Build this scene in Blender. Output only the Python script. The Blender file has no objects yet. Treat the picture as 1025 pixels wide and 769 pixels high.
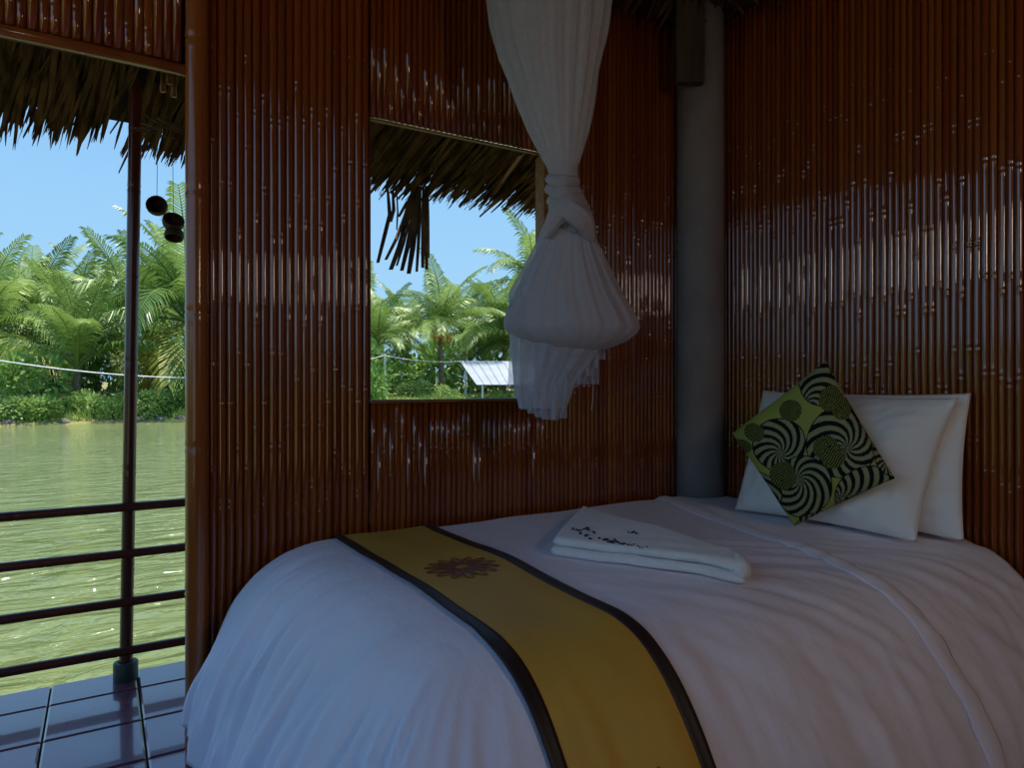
import bpy, math, random
from mathutils import Vector, Matrix, noise
R = math.radians
rnd = random.Random(7)
sc = bpy.context.scene
col = sc.collection

# ------------------------------------------------------------------ camera
CAM = Vector((-2.465, -2.35, 1.22))
FPX = 683.0
cd = bpy.data.cameras.new('camera')
cam = bpy.data.objects.new('camera', cd); col.objects.link(cam)
cam.location = CAM
cam.rotation_euler = (R(90), 0, R(-31))
cd.sensor_width = 36.0
cd.lens = FPX / 1025 * 36.0
cd.clip_end = 600
sc.camera = cam
VIEW = Vector((math.sin(R(31)), math.cos(R(31)), 0))
RIGHT = Vector((math.cos(R(31)), -math.sin(R(31)), 0))

# ------------------------------------------------------------------ sky, sun, exposure
w = bpy.data.worlds.new('sky'); sc.world = w; w.use_nodes = True
nt = w.node_tree; nt.nodes.clear()
wo = nt.nodes.new('ShaderNodeOutputWorld'); bg = nt.nodes.new('ShaderNodeBackground')
tc = nt.nodes.new('ShaderNodeTexCoord'); sx = nt.nodes.new('ShaderNodeSeparateXYZ')
rp = nt.nodes.new('ShaderNodeValToRGB')
rp.color_ramp.elements[0].position = 0.0; rp.color_ramp.elements[0].color = (0.42, 0.70, 0.93, 1)
rp.color_ramp.elements[1].position = 0.7; rp.color_ramp.elements[1].color = (0.13, 0.30, 0.80, 1)
e = rp.color_ramp.elements.new(0.25); e.color = (0.315, 0.61, 0.94, 1)
nt.links.new(tc.outputs['Generated'], sx.inputs[0]); nt.links.new(sx.outputs['Z'], rp.inputs[0])
nt.links.new(rp.outputs[0], bg.inputs[0]); nt.links.new(bg.outputs[0], wo.inputs[0])
bg.inputs[1].default_value = 1.03
sd = bpy.data.lights.new('sun', 'SUN'); sun = bpy.data.objects.new('sun', sd); col.objects.link(sun)
sd.energy = 6.2; sd.angle = R(0.6); sd.color = (1.0, 0.95, 0.85)
sun.rotation_euler = Vector((0.42, -0.16, 1.6)).to_track_quat('Z', 'Y').to_euler()
vs = sc.view_settings
vs.view_transform = 'Standard'; vs.look = 'None'; vs.exposure = 0.0; vs.gamma = 1.0; vs.use_curve_mapping = False
sc.cycles.use_denoising = True
sc.cycles.max_bounces = 8; sc.cycles.diffuse_bounces = 5; sc.cycles.transparent_max_bounces = 16

FILL_GLOW = 11.5      # glow of the added fill lantern
# ------------------------------------------------------------------ helpers
def px(x, y, depth):
    """photograph pixel + depth along the view -> world point"""
    return CAM + VIEW*depth + RIGHT*((x-512.5)/FPX*depth) + Vector((0, 0, -(y-384.5)/FPX*depth))

def mesh(name, v, f, smooth=False):
    m = bpy.data.meshes.new(name)
    m.from_pydata([tuple(p) for p in v], [], f); m.update()
    if smooth:
        m.polygons.foreach_set('use_smooth', [True]*len(m.polygons))
    return m

def link(name, m, mat=None, parent=None, loc=(0, 0, 0), rot=(0, 0, 0), scale=(1, 1, 1)):
    o = bpy.data.objects.new(name, m); col.objects.link(o)
    o.location = loc; o.rotation_euler = rot; o.scale = scale
    if mat is not None and not m.materials: m.materials.append(mat)
    if parent is not None: o.parent = parent
    return o

def tag(o, label=None, cat=None, group=None, kind=None):
    if label: o['label'] = label
    if cat: o['category'] = cat
    if group: o['group'] = group
    if kind: o['kind'] = kind
    return o

def empty(name, loc=(0, 0, 0), label=None, cat=None, group=None, kind=None, rz=0):
    o = bpy.data.objects.new(name, None); col.objects.link(o)
    o.location = loc; o.rotation_euler = (0, 0, rz); o.empty_display_size = 0.1
    return tag(o, label, cat, group, kind)

class MB:
    def __init__(s): s.v = []; s.f = []
    def add(s, v, f):
        n = len(s.v); s.v += [tuple(p) for p in v]; s.f += [tuple(i+n for i in q) for q in f]
    def box(s, c, d, rz=0.0):
        cx, cy, cz = c; hx, hy, hz = d[0]/2, d[1]/2, d[2]/2
        cs, sn = math.cos(rz), math.sin(rz); v = []
        for z in (-hz, hz):
            for x, y in ((-hx, -hy), (hx, -hy), (hx, hy), (-hx, hy)):
                v.append((cx+x*cs-y*sn, cy+x*sn+y*cs, cz+z))
        s.add(v, [(3, 2, 1, 0), (4, 5, 6, 7), (0, 1, 5, 4), (1, 2, 6, 5), (2, 3, 7, 6), (3, 0, 4, 7)])
    def bbox(s, x0, x1, y0, y1, z0, z1):
        s.box(((x0+x1)/2, (y0+y1)/2, (z0+z1)/2), (x1-x0, y1-y0, z1-z0))
    def tube(s, pts, rad, n=8, cap=True, flat=1.0, up=Vector((0, 0, 1))):
        pts = [Vector(p) for p in pts]; k = len(pts); v = []
        if not hasattr(rad, '__len__'): rad = [rad]*k
        for i, p in enumerate(pts):
            t = (pts[min(i+1, k-1)]-pts[max(i-1, 0)]).normalized()
            a = t.cross(up)
            if a.length < 1e-4: a = t.cross(Vector((1, 0, 0)))
            a.normalize(); b = a.cross(t)
            for j in range(n):
                th = 2*math.pi*j/n
                v.append(p + a*math.cos(th)*rad[i] + b*math.sin(th)*rad[i]*flat)
        f = [(i*n+j, i*n+(j+1) % n, (i+1)*n+(j+1) % n, (i+1)*n+j) for i in range(k-1) for j in range(n)]
        if cap: f += [tuple(range(n-1, -1, -1)), tuple((k-1)*n+j for j in range(n))]
        s.add(v, f)
    def lathe(s, prof, n=16, c=(0, 0, 0)):
        v = [(c[0]+r*math.cos(2*math.pi*j/n), c[1]+r*math.sin(2*math.pi*j/n), c[2]+z) for r, z in prof for j in range(n)]
        s.add(v, [(i*n+j, i*n+(j+1) % n, (i+1)*n+(j+1) % n, (i+1)*n+j) for i in range(len(prof)-1) for j in range(n)])
    def build(s, name, mat, parent=None, smooth=False, **k):
        return link(name, mesh(name, s.v, s.f, smooth), mat, parent, **k)

def lin(r, g, b):
    f = lambda c: (c/255/12.92) if c/255 <= .04045 else ((c/255+.055)/1.055)**2.4
    return (f(r), f(g), f(b), 1)

def material(name, c1, c2=None, rough=0.6, scale=(8, 8, 8), rand=0.0, bump=0.0, bscale=None, spec=0.5,
             coat=0.0, trans=0.0, detail=4, coords='Object', sheen=0.0):
    """principled surface: two colours blended by noise and by the object's random number, optional bump"""
    m = bpy.data.materials.new(name); m.use_nodes = True; t = m.node_tree; N = t.nodes; L = t.links
    b = N['Principled BSDF']; c2 = c2 or c1
    tcn = N.new('ShaderNodeTexCoord'); mp = N.new('ShaderNodeMapping'); mp.inputs['Scale'].default_value = scale
    L.new(tcn.outputs[coords], mp.inputs[0])
    nz = N.new('ShaderNodeTexNoise'); nz.inputs['Scale'].default_value = 1.0; nz.inputs['Detail'].default_value = detail
    L.new(mp.outputs[0], nz.inputs['Vector'])
    oi = N.new('ShaderNodeObjectInfo')
    ma = N.new('ShaderNodeMath'); ma.operation = 'MULTIPLY_ADD'
    L.new(oi.outputs['Random'], ma.inputs[0]); ma.inputs[1].default_value = rand
    mr = N.new('ShaderNodeMapRange'); mr.inputs['From Min'].default_value = .3; mr.inputs['From Max'].default_value = .7
    mr.inputs['To Min'].default_value = 0; mr.inputs['To Max'].default_value = 1-rand
    L.new(nz.outputs['Fac'], mr.inputs['Value']); L.new(mr.outputs[0], ma.inputs[2])
    mx = N.new('ShaderNodeMix'); mx.data_type = 'RGBA'; mx.inputs['A'].default_value = c1; mx.inputs['B'].default_value = c2
    L.new(ma.outputs[0], mx.inputs['Factor'])
    L.new(mx.outputs['Result'], b.inputs['Base Color'])
    b.inputs['Roughness'].default_value = rough; b.inputs['Specular IOR Level'].default_value = spec
    b.inputs['Coat Weight'].default_value = coat; b.inputs['Coat Roughness'].default_value = 0.03; b.inputs['Coat IOR'].default_value = 1.8
    b.inputs['Sheen Weight'].default_value = sheen
    if bump:
        mp2 = N.new('ShaderNodeMapping'); mp2.inputs['Scale'].default_value = bscale or scale
        L.new(tcn.outputs[coords], mp2.inputs[0])
        n2 = N.new('ShaderNodeTexNoise'); n2.inputs['Scale'].default_value = 1.0; n2.inputs['Detail'].default_value = 5
        L.new(mp2.outputs[0], n2.inputs['Vector'])
        bp = N.new('ShaderNodeBump'); bp.inputs['Strength'].default_value = 1.0; bp.inputs['Distance'].default_value = bump
        L.new(n2.outputs['Fac'], bp.inputs['Height']); L.new(bp.outputs[0], b.inputs['Normal'])
    if trans:
        tr = N.new('ShaderNodeBsdfTranslucent'); ms = N.new('ShaderNodeMixShader'); ms.inputs[0].default_value = trans
        L.new(mx.outputs['Result'], tr.inputs[0]); L.new(b.outputs[0], ms.inputs[1]); L.new(tr.outputs[0], ms.inputs[2])
        L.new(ms.outputs[0], N['Material Output'].inputs[0])
    return m

def net_material(name, color, alpha):
    m = bpy.data.materials.new(name); m.use_nodes = True; t = m.node_tree; N = t.nodes; L = t.links
    b = N['Principled BSDF']; b.inputs['Base Color'].default_value = color; b.inputs['Roughness'].default_value = .9
    b.inputs['Specular IOR Level'].default_value = .1
    tr = N.new('ShaderNodeBsdfTranslucent'); tr.inputs[0].default_value = color
    ms = N.new('ShaderNodeMixShader'); ms.inputs[0].default_value = .35
    L.new(b.outputs[0], ms.inputs[1]); L.new(tr.outputs[0], ms.inputs[2])
    tp = N.new('ShaderNodeBsdfTransparent'); m2 = N.new('ShaderNodeMixShader')
    tcn = N.new('ShaderNodeTexCoord'); nz = N.new('ShaderNodeTexNoise'); nz.inputs['Scale'].default_value = 60
    L.new(tcn.outputs['Object'], nz.inputs['Vector'])
    mr = N.new('ShaderNodeMapRange'); mr.inputs['To Min'].default_value = alpha-.1; mr.inputs['To Max'].default_value = min(1, alpha+.1)
    L.new(nz.outputs['Fac'], mr.inputs['Value']); L.new(mr.outputs[0], m2.inputs[0])
    L.new(tp.outputs[0], m2.inputs[1]); L.new(ms.outputs[0], m2.inputs[2])
    L.new(m2.outputs[0], N['Material Output'].inputs[0])
    return m

M = {}
M['bamboo'] = material('lacquered_bamboo', lin(112, 40, 9), lin(152, 79, 21), rough=.3, scale=(55, 55, 1.2), rand=.7, coat=1.0, spec=.15, bump=.0006, bscale=(90, 90, 5))
M['bamboo_pole'] = material('bamboo_pole', lin(140, 68, 22), lin(165, 98, 40), rough=.25, scale=(20, 20, 1.5), rand=.3, coat=.25, bump=.0008, bscale=(40, 40, 4))
M['dark_bamboo'] = material('dark_bamboo', lin(70, 30, 16), lin(110, 55, 30), rough=.3, scale=(30, 30, 2), rand=.3, coat=.2)
M['backing'] = material('bamboo_matting', lin(50, 22, 10), lin(72, 34, 14), rough=.7, scale=(60, 60, 4))
M['pale_bamboo'] = material('split_bamboo', lin(150, 105, 50), lin(118, 70, 28), rough=.5, scale=(4, 60, 60))
M['concrete'] = material('concrete_column', lin(152, 144, 144), lin(128, 120, 120), rough=.85, scale=(5, 5, 3), bump=.003, bscale=(25, 25, 25))
M['timber'] = material('weathered_timber', lin(86, 72, 56), lin(60, 48, 36), rough=.8, scale=(30, 30, 3), bump=.002)
M['thatch'] = material('dry_palm_thatch', lin(84, 60, 36), lin(46, 30, 18), rough=.9, scale=(14, 2.5, 2.5), bump=.01, bscale=(40, 5, 5))
M['thatch_leaf'] = material('dry_palm_leaf', lin(112, 82, 52), lin(50, 34, 20), rough=.9, scale=(20, 6, 6), spec=.1)
M['dry_leaf'] = material('hanging_dry_leaf', lin(128, 100, 72), lin(66, 50, 38), rough=.9, scale=(20, 20, 6))
M['tile'] = material('terracotta_tile', lin(140, 82, 88), lin(118, 70, 80), rough=.22, spec=.7, coat=.7, scale=(6, 6, 6), rand=.5, bump=.0008, bscale=(14, 14, 14))
M['grout'] = material('grout', lin(70, 66, 62), lin(52, 48, 46), rough=.9)
M['duvet'] = material('white_cotton', lin(247, 238, 246), lin(242, 233, 240), rough=.75, scale=(3, 3, 3), bump=.006, bscale=(15, 8, 11), sheen=.1)
M['pillow'] = material('white_pillow_cotton', lin(248, 244, 240), lin(242, 238, 236), rough=.8, scale=(3, 3, 3), bump=.0015, bscale=(14, 14, 14))
M['towel'] = material('white_terry', lin(240, 238, 236), lin(228, 226, 226), rough=.95, scale=(30, 30, 30), bump=.0022, bscale=(260, 260, 260), sheen=.3)
M['ink'] = material('navy_embroidery', lin(24, 26, 52), lin(40, 40, 64), rough=.6)
M['gold'] = material('gold_satin', lin(226, 178, 74), lin(198, 158, 70), rough=.55, scale=(5, 2, 5), bump=.0014, bscale=(9, 6, 9), spec=.25)
M['brown_band'] = material('dark_brown_satin', lin(56, 40, 36), lin(44, 30, 28), rough=.5)
M['stitch'] = material('copper_thread', lin(112, 52, 22), lin(140, 76, 30), rough=.4, scale=(40, 40, 40))
M['stitch_gold'] = material('orange_thread', lin(214, 150, 40), lin(220, 120, 40), rough=.4, scale=(40, 40, 40))
M['net'] = net_material('mosquito_net', lin(214, 208, 214), .9)
M['net_thick'] = net_material('mosquito_net_bunched', lin(210, 202, 208), .97)
M['net_thin'] = net_material('mosquito_net_single_layer', lin(222, 222, 232), .55)
M['rope'] = material('white_rope', lin(225, 228, 228), lin(200, 200, 200), rough=.8)
M['shell'] = material('coconut_shell', lin(84, 54, 36), lin(54, 34, 22), rough=.7, scale=(40, 40, 40), bump=.002)
M['collar'] = material('plastic_collar', lin(70, 78, 66), lin(50, 56, 48), rough=.5)
M['frond'] = material('palm_frond', lin(58, 102, 40), lin(176, 200, 104), rough=.4, scale=(1.2, 1.2, 1.2), rand=.65, trans=.3)
M['frond_old'] = material('yellowing_frond', lin(150, 140, 60), lin(120, 150, 56), rough=.5, scale=(1.5, 1.5, 1.5), rand=.4, trans=.25)
M['trunk'] = material('palm_trunk', lin(132, 118, 96), lin(92, 80, 62), rough=.9, scale=(3, 3, 9), bump=.02)
M['coconut'] = material('coconut_husk', lin(200, 140, 60), lin(160, 150, 50), rough=.6)
M['bush'] = material('bush_leaf', lin(66, 118, 46), lin(156, 190, 92), rough=.5, scale=(1.5, 1.5, 1.5), rand=.5, trans=.25)
M['grass'] = material('bank_grass', lin(118, 160, 62), lin(168, 186, 96), rough=.7, scale=(.6, .6, .6), trans=.25)
M['soil'] = material('bank_soil', lin(128, 140, 70), lin(150, 130, 90), rough=.95, scale=(.5, .5, .5), bump=.05)
M['stone'] = material('bank_stone', lin(140, 132, 116), lin(104, 98, 84), rough=.9, scale=(3, 3, 3), bump=.03)
M['yard'] = material('bounce_sand', lin(176, 150, 116), lin(150, 124, 92), rough=.95, scale=(.4, .4, .4), bump=.02)  # for the unseen ground added to bounce warm light
M['sheet_metal'] = material('white_sheet_roof', lin(176, 184, 190), lin(160, 168, 176), rough=.5, scale=(1, 1, 1))
M['white_post'] = material('white_post', lin(220, 222, 220), lin(196, 196, 190), rough=.7)
M['plank'] = material('grey_plank', lin(120, 100, 80), lin(90, 70, 54), rough=.8, scale=(3, 30, 30))

def water_material():
    m = material('murky_pond_water', lin(112, 126, 74), lin(128, 140, 88), rough=.06, scale=(.12, .12, .12), coords='Object', spec=.5)
    t = m.node_tree; N = t.nodes; L = t.links; b = N['Principled BSDF']
    tcn = N.new('ShaderNodeTexCoord'); mp = N.new('ShaderNodeMapping'); mp.inputs['Scale'].default_value = (1.5, 3.8, 1)
    mp.inputs['Rotation'].default_value = (0, 0, R(24))
    L.new(tcn.outputs['Object'], mp.inputs[0])
    n1 = N.new('ShaderNodeTexNoise'); n1.inputs['Scale'].default_value = 1.0; n1.inputs['Detail'].default_value = 4
    n1.inputs['Distortion'].default_value = .6
    L.new(mp.outputs[0], n1.inputs['Vector'])
    bp = N.new('ShaderNodeBump'); bp.inputs['Strength'].default_value = 1; bp.inputs['Distance'].default_value = .26
    L.new(n1.outputs['Fac'], bp.inputs['Height']); L.new(bp.outputs[0], b.inputs['Normal'])
    return m
M['water'] = water_material()

# ------------------------------------------------------------------ the setting: floor, walls, roof
WT = 2.87            # wall top
LINT = 2.167          # lintel and window head
SILL = 1.155
XP = -2.215          # door pole
XW0, XW1 = -1.655, -0.905
SLOPE = .445
DECK_Y = 0.98

floor = empty('floor', kind='structure'); floor['label'] = 'reddish terracotta tiled floor of the room and veranda'
mb = MB(); mb.bbox(-5.2, .1, -4.1, DECK_Y-.004, -.14, -.012); mb.build('floor_slab', M['grout'], floor)
tv = []
def bevel_tile(sx_, sy_, h=.012, b=.006):
    v = [(-sx_, -sy_, -h), (sx_, -sy_, -h), (sx_, sy_, -h), (-sx_, sy_, -h),
         (-sx_, -sy_, -b*.6), (sx_, -sy_, -b*.6), (sx_, sy_, -b*.6), (-sx_, sy_, -b*.6),
         (-sx_+b, -sy_+b, 0), (sx_-b, -sy_+b, 0), (sx_-b, sy_-b, 0), (-sx_+b, sy_-b, 0)]
    f = [(0, 1, 5, 4), (1, 2, 6, 5), (2, 3, 7, 6), (3, 0, 4, 7), (4, 5, 9, 8), (5, 6, 10, 9), (6, 7, 11, 10), (7, 4, 8, 11), (8, 9, 10, 11)]
    return mesh('tile', v, f)
T = .302; g = .0035
tile_full = bevel_tile(T/2-g, T/2-g); tile_cut = bevel_tile(T/2-g, .105-g)
for i in range(-9, 8):
    x = -2.49+i*T
    if x > 0: continue
    link('tile', tile_cut, M['tile'], floor, (x, DECK_Y-.105, 0))
    for j in range(12):
        if x > -2.2 and j > 3: continue        # under the bed: not seen
        link('tile', tile_full, M['tile'], floor, (x, DECK_Y-.21-T*(j+.5), 0))
mb = MB(); mb.bbox(-2.05, .05, -4.0, -.3, -.012, -.001); mb.build('floor_under_bed', M['tile'], floor)

def cane_mesh(name, L, r, seed, n=10):
    q = random.Random(seed); z = 0; prof = [(r, 0)]
    z = q.uniform(.06, .36)
    while z < L-.05:
        prof += [(r, z-.03), (r, z-.012), (r*1.09, z-.004), (r*.94, z), (r*1.07, z+.004), (r, z+.013), (r, z+.032)]
        z += q.uniform(.26, .42)
    prof.append((r, L))
    bend = [(q.uniform(-1, 1)*.0015, q.uniform(2, 5)) for _ in range(2)]
    v = []
    for rr, zz in prof:
        ox = bend[0][0]*math.sin(zz*bend[0][1]); oy = bend[1][0]*math.sin(zz*bend[1][1])
        for j in range(n):
            v.append((ox+rr*math.cos(2*math.pi*j/n), oy+rr*math.sin(2*math.pi*j/n), zz))
    f = [(i*n+j, i*n+(j+1) % n, (i+1)*n+(j+1) % n, (i+1)*n+j) for i in range(len(prof)-1) for j in range(n)]
    f.append(tuple((len(prof)-1)*n+j for j in range(n))); f.append(tuple(range(n-1, -1, -1)))
    m = mesh(name, v, f, True); return m

def cane_row(parent, x0, x1, z0, z1, step, fixed, along='x', seed=0):
    q = random.Random(seed)
    var = [cane_mesh('bamboo_cane', z1-z0, step*.52, seed*10+k) for k in range(9)]
    n = max(1, round(abs(x1-x0)/step)); st = (x1-x0)/n
    for i in range(n):
        a = x0+st*(i+.5); d = q.uniform(-.0022, .0022); s = q.uniform(.93, 1.04)
        loc = (a, fixed+d, z0) if along == 'x' else (fixed+d, a, z0)
        link('bamboo_cane', q.choice(var), M['bamboo'], parent, loc, (0, 0, q.uniform(0, 6.28)), (s, s, 1))

wl = empty('wall_left', kind='structure'); wl['label'] = 'glossy bamboo cane wall with the window'
CY = -.016
cane_row(wl, XP+.036, XW0, 0, WT, .0262, CY, seed=1)
cane_row(wl, XW0+.004, XW1, LINT, WT, .0228, CY, seed=2)
cane_row(wl, XW0+.004, XW1, 0, SILL, .0228, CY, seed=3)
cane_row(wl, XW1, -.02, 0, WT, .0236, CY, seed=4)
cane_row(wl, -3.58, XP-.04, LINT+.045, WT, .0262, CY, seed=5)
mb = MB()
for a in ((-3.6, XP, LINT+.02, WT+.1), (XP, XW0-.002, 0, WT+.1), (XW0-.002, XW1, LINT, WT+.1), (XW0+.006, XW1, 0, SILL), (XW1, .02, 0, WT+.1),
          (XW0-.002, XW0+.006, 0, .70), (XW0-.002, XW0+.006, .84, SILL)):
    mb.bbox(a[0], a[1], .002, .022, a[2], a[3])
mb.build('matting', M['backing'], wl)
# the fat door pole with nodes
def pole_mesh(L, r, seed, n=18, gap=(.34, .5)):
    q = random.Random(seed); prof = [(r, 0)]; z = q.uniform(.1, .3)
    while z < L-.05:
        prof += [(r, z-.06), (r*.995, z-.03), (r*1.05, z-.008), (r*.965, z), (r*1.04, z+.008), (r, z+.03), (r, z+.06)]; z += q.uniform(*gap)
    prof.append((r, L)); m = MB(); m.lathe(prof, n)
    k = len(prof); m.f += [tuple((k-1)*n+j for j in range(n)), tuple(range(n-1, -1, -1))]
    return m
pole_mesh(WT+.1, .034, 21).build('door_pole', M['bamboo_pole'], wl, True, loc=(XP+.003, -.03, 0))
pole_mesh(WT+.1, .034, 22).build('door_pole', M['bamboo_pole'], wl, True, loc=(-3.62, -.02, 0))
mb = MB(); mb.tube([(-3.62, -.022, LINT+.022), (-2.9, -.022, LINT+.026), (XP-.03, -.022, LINT+.022)], [.017]*3, 12, flat=1.0)
mb.build('lintel', M['bamboo_pole'], wl, True)
# window frame
w1 = empty('window_1', kind='structure'); w1['label'] = 'open window in the bamboo wall with thin split bamboo edging'
def bar(name, x0, x1, y0, y1, z0, z1, m=M['pale_bamboo'], p=w1):
    b = MB(); b.bbox(x0, x1, y0, y1, z0, z1); o = b.build(name, m, p)
    md = o.modifiers.new('bevel', 'BEVEL'); md.width = .003; md.segments = 2; return o
bar('window_head', XW0, XW1, -.031, -.020, LINT-.014, LINT-.006)
bar('window_sill', XW0, XW1, -.032, .05, SILL-.004, SILL+.008)
bar('window_jamb', XW0-.001, XW0+.004, -.028, .02, SILL+.008, LINT-.01, M['dark_bamboo'])
bar('window_jamb', XW1-.018, XW1+.004, -.034, .03, SILL+.008, LINT-.01)

wr = empty('wall_right', kind='structure'); wr['label'] = 'tall glossy bamboo cane wall behind the head of the bed'
cane_row(wr, -2.5, -.02, 0, WT, .0238, -.016, 'y', seed=6)
mb = MB(); mb.bbox(.002, .022, -3.95, .02, 0, WT+.1); mb.build('matting', M['backing'], wr)
wb = empty('wall_back', kind='structure'); wb['label'] = 'bamboo wall behind the viewer'
mb = MB()
mb.bbox(-3.6, .02, -3.97, -3.95, 0, WT+.1)
mb.build('matting', M['backing'], wb)
ww = empty('wall_west', kind='structure'); ww['label'] = 'bamboo wall left of the viewer, open between its top and the roof'
mb = MB(); mb.bbox(-3.64, -3.60, -3.95, -.06, 0, .62); mb.bbox(-3.64, -3.60, -3.95, -3.2, .6, 2.9); mb.build('matting', M['backing'], ww)
mb = MB(); mb.add([(-3.64, -3.95, 2.88), (-3.64, .05, 2.88), (-3.64, -1.95, 3.78), (-3.60, -3.95, 2.88), (-3.60, .05, 2.88), (-3.60, -1.95, 3.78)],
                  [(0, 1, 2), (5, 4, 3), (0, 3, 4, 1), (1, 4, 5, 2), (2, 5, 3, 0)]); mb.build('gable', M['backing'], ww)
pole_mesh(WT+.2, .045, 23).build('corner_pole', M['bamboo_pole'], wb, True, loc=(-3.62, -3.95, 0))

colm = MB(); colm.lathe([(0, 0), (.104, 0), (.104, 1.2), (.103, 2.2), (.103, 3.0), (0, 3.0)], 40)
o = colm.build('concrete_column', M['concrete'], None, True, loc=(-.128, -.128, 0))
tag(o, 'round grey concrete column in the corner between the bamboo walls', 'column')
mb = MB(); mb.box((0, 0, .24), (.125, .045, .48))
o = mb.build('timber_block', M['timber'], None, loc=(-.270, -.198, 2.53), rot=(0, 0, R(-31)))
md = o.modifiers.new('bevel', 'BEVEL'); md.width = .004; md.segments = 2
tag(o, 'short dark timber board fixed to the top of the concrete column', 'board')

# unseen paper lantern, added behind the viewer as warm fill light
lan = empty('fill_lantern', (-1.15, -3.25, 2.05), 'unseen paper lantern added behind the viewer as warm fill light', 'fill light')
mb = MB(); mb.lathe([(.05, -.19)]+[(.20*math.cos(t_), .20*math.sin(t_)) for t_ in [R(a) for a in range(-70, 71, 10)]]+[(.05, .19)], 24)
ml = material('fill_light_paper', lin(240, 225, 200), rough=.9)
ml.node_tree.nodes['Principled BSDF'].inputs['Emission Color'].default_value = (1.0, .82, .66, 1)
ml.node_tree.nodes['Principled BSDF'].inputs['Emission Strength'].default_value = FILL_GLOW
mb.build('shade', ml, lan, True)
mb = MB(); mb.lathe([(.052, 0), (.056, .01), (.03, .02), (.001, .02)], 16, (0, 0, .19)); mb.build('cap', M['dark_bamboo'], lan)
mb = MB(); mb.tube([(0, 0, .2), (0, 0, 1.05)], .004, 6); mb.build('cord', M['dark_bamboo'], lan)
# thatched roof
roof = empty('roof', kind='structure'); roof['label'] = 'dry palm thatch roof with ragged eave over the veranda'
EV = 1.25; RY = -1.95; RZ = WT-SLOPE*RY
WX = -3.75; EX = 1.33
zN = WT-SLOPE*EV
ES = EV-.10; zS = WT-SLOPE*ES
def slab(name, pts, th=.16):
    v = [Vector(p) for p in pts]; n = len(v)
    v2 = v+[p+Vector((0, 0, th)) for p in v]
    f = [tuple(range(n-1, -1, -1)), tuple(range(n, 2*n))]+[(i, (i+1) % n, n+(i+1) % n, n+i) for i in range(n)]
    return link(name, mesh(name, v2, f), M['thatch'], roof)
o_ = .03
slab('roof_slope', [(WX, ES, zS+o_), (ES, ES, zS+o_), (RY, RY, RZ+o_), (WX, RY, RZ+o_)])
slab('roof_slope', [(WX, RY, RZ+o_), (RY, RY, RZ+o_), (ES, 2*RY-ES, zS+o_), (WX, 2*RY-ES, zS+o_)])
slab('roof_hip', [(ES, ES, zS+o_), (ES, 2*RY-ES, zS+o_), (RY, RY, RZ+o_)])
# loose leaf strips under the eave, too many to count
q = random.Random(11); V = []; F = []
def strip(p0, d, L, wd, side, droop=.0):
    n = len(V); p0 = Vector(p0); d = Vector(d).normalized(); side = Vector(side)
    for k, (s, ww) in enumerate(((0, .6), (.35, 1), (.75, .8), (1, .12))):
        c = p0+d*L*s+Vector((0, 0, -droop*s*s)); 
        V.append(c-side*wd*ww/2); V.append(c+side*wd*ww/2+Vector((0, 0, .012*math.sin(k+n))))
    for k in range(3): F.append((n+2*k, n+2*k+1, n+2*k+3, n+2*k+2))
for i in range(3800):
    x = q.uniform(-4.6, 1.2); y = q.choice((q.uniform(.15, .55), q.uniform(.4, .85), q.uniform(.5, .9), q.uniform(.7, 1.0)))
    z = WT-SLOPE*y+o_-q.uniform(.0, .055)
    L = q.uniform(.42, .62); a = q.gauss(-.25, .10)
    if y < .95 and abs(x+a*(.89-y)+2.345) < .036: continue
    yend = EV+.0+q.gauss(0, .028)+.04*noise.noise(Vector((x*2, 0, 3)))
    d = Vector((a, 1, -SLOPE-q.uniform(-.02, .10)))
    L = min(L, max(.15, (yend-y)*d.length))
    sd_ = Vector((1, -a, q.uniform(-.5, .5))).normalized()
    strip((x, y, z), d, L, q.uniform(.010, .026), sd_, q.uniform(0, .025))
o = link('thatch_strips', mesh('thatch_strips', V, F), M['thatch_leaf'], roof); o['kind'] = 'stuff'
V = []; F = []
for i in range(420):    # inside, above the corner
    s = q.uniform(-1.6, 0)
    if q.random() < .5:
        strip((s, q.uniform(-.5, -.05), WT-SLOPE*0+.16-q.uniform(0, .05)), (q.uniform(-.2, .2), 1, -SLOPE*1.1), q.uniform(.2, .4), q.uniform(.015, .035), (1, 0, q.uniform(-.4, .4)), .04)
    else:
        strip((q.uniform(-.5, -.05), s, WT+.16-q.uniform(0, .05)), (1, q.uniform(-.2, .2), -SLOPE*1.1), q.uniform(.2, .4), q.uniform(.015, .035), (0, 1, q.uniform(-.4, .4)), .04)
V2 = []; F2 = []
for fi in range(0, len(F), 3):                       # keep the ones that stay inside the room
    vs_ = [V[i] for i in range(F[fi][0], F[fi][0]+8)]
    if max(p.x for p in vs_) < -.03 and max(p.y for p in vs_) < -.03:
        n = len(V2); V2 += vs_; F2 += [(n+2*k, n+2*k+1, n+2*k+3, n+2*k+2) for k in range(3)]
if V2:
    o = link('thatch_strips', mesh('thatch_strips', V2, F2), M['thatch_leaf'], roof); o['kind'] = 'stuff'
for x in (-4.4, -3.3, -.5, .4):
    b = MB(); b.tube([(x, EV-.12, WT-SLOPE*(EV-.12)-.02), (x, .4, WT-SLOPE*.4-.02), (x, .03, WT-.03)], .022, 8); b.build('rafter', M['dark_bamboo'], roof, True)

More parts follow.
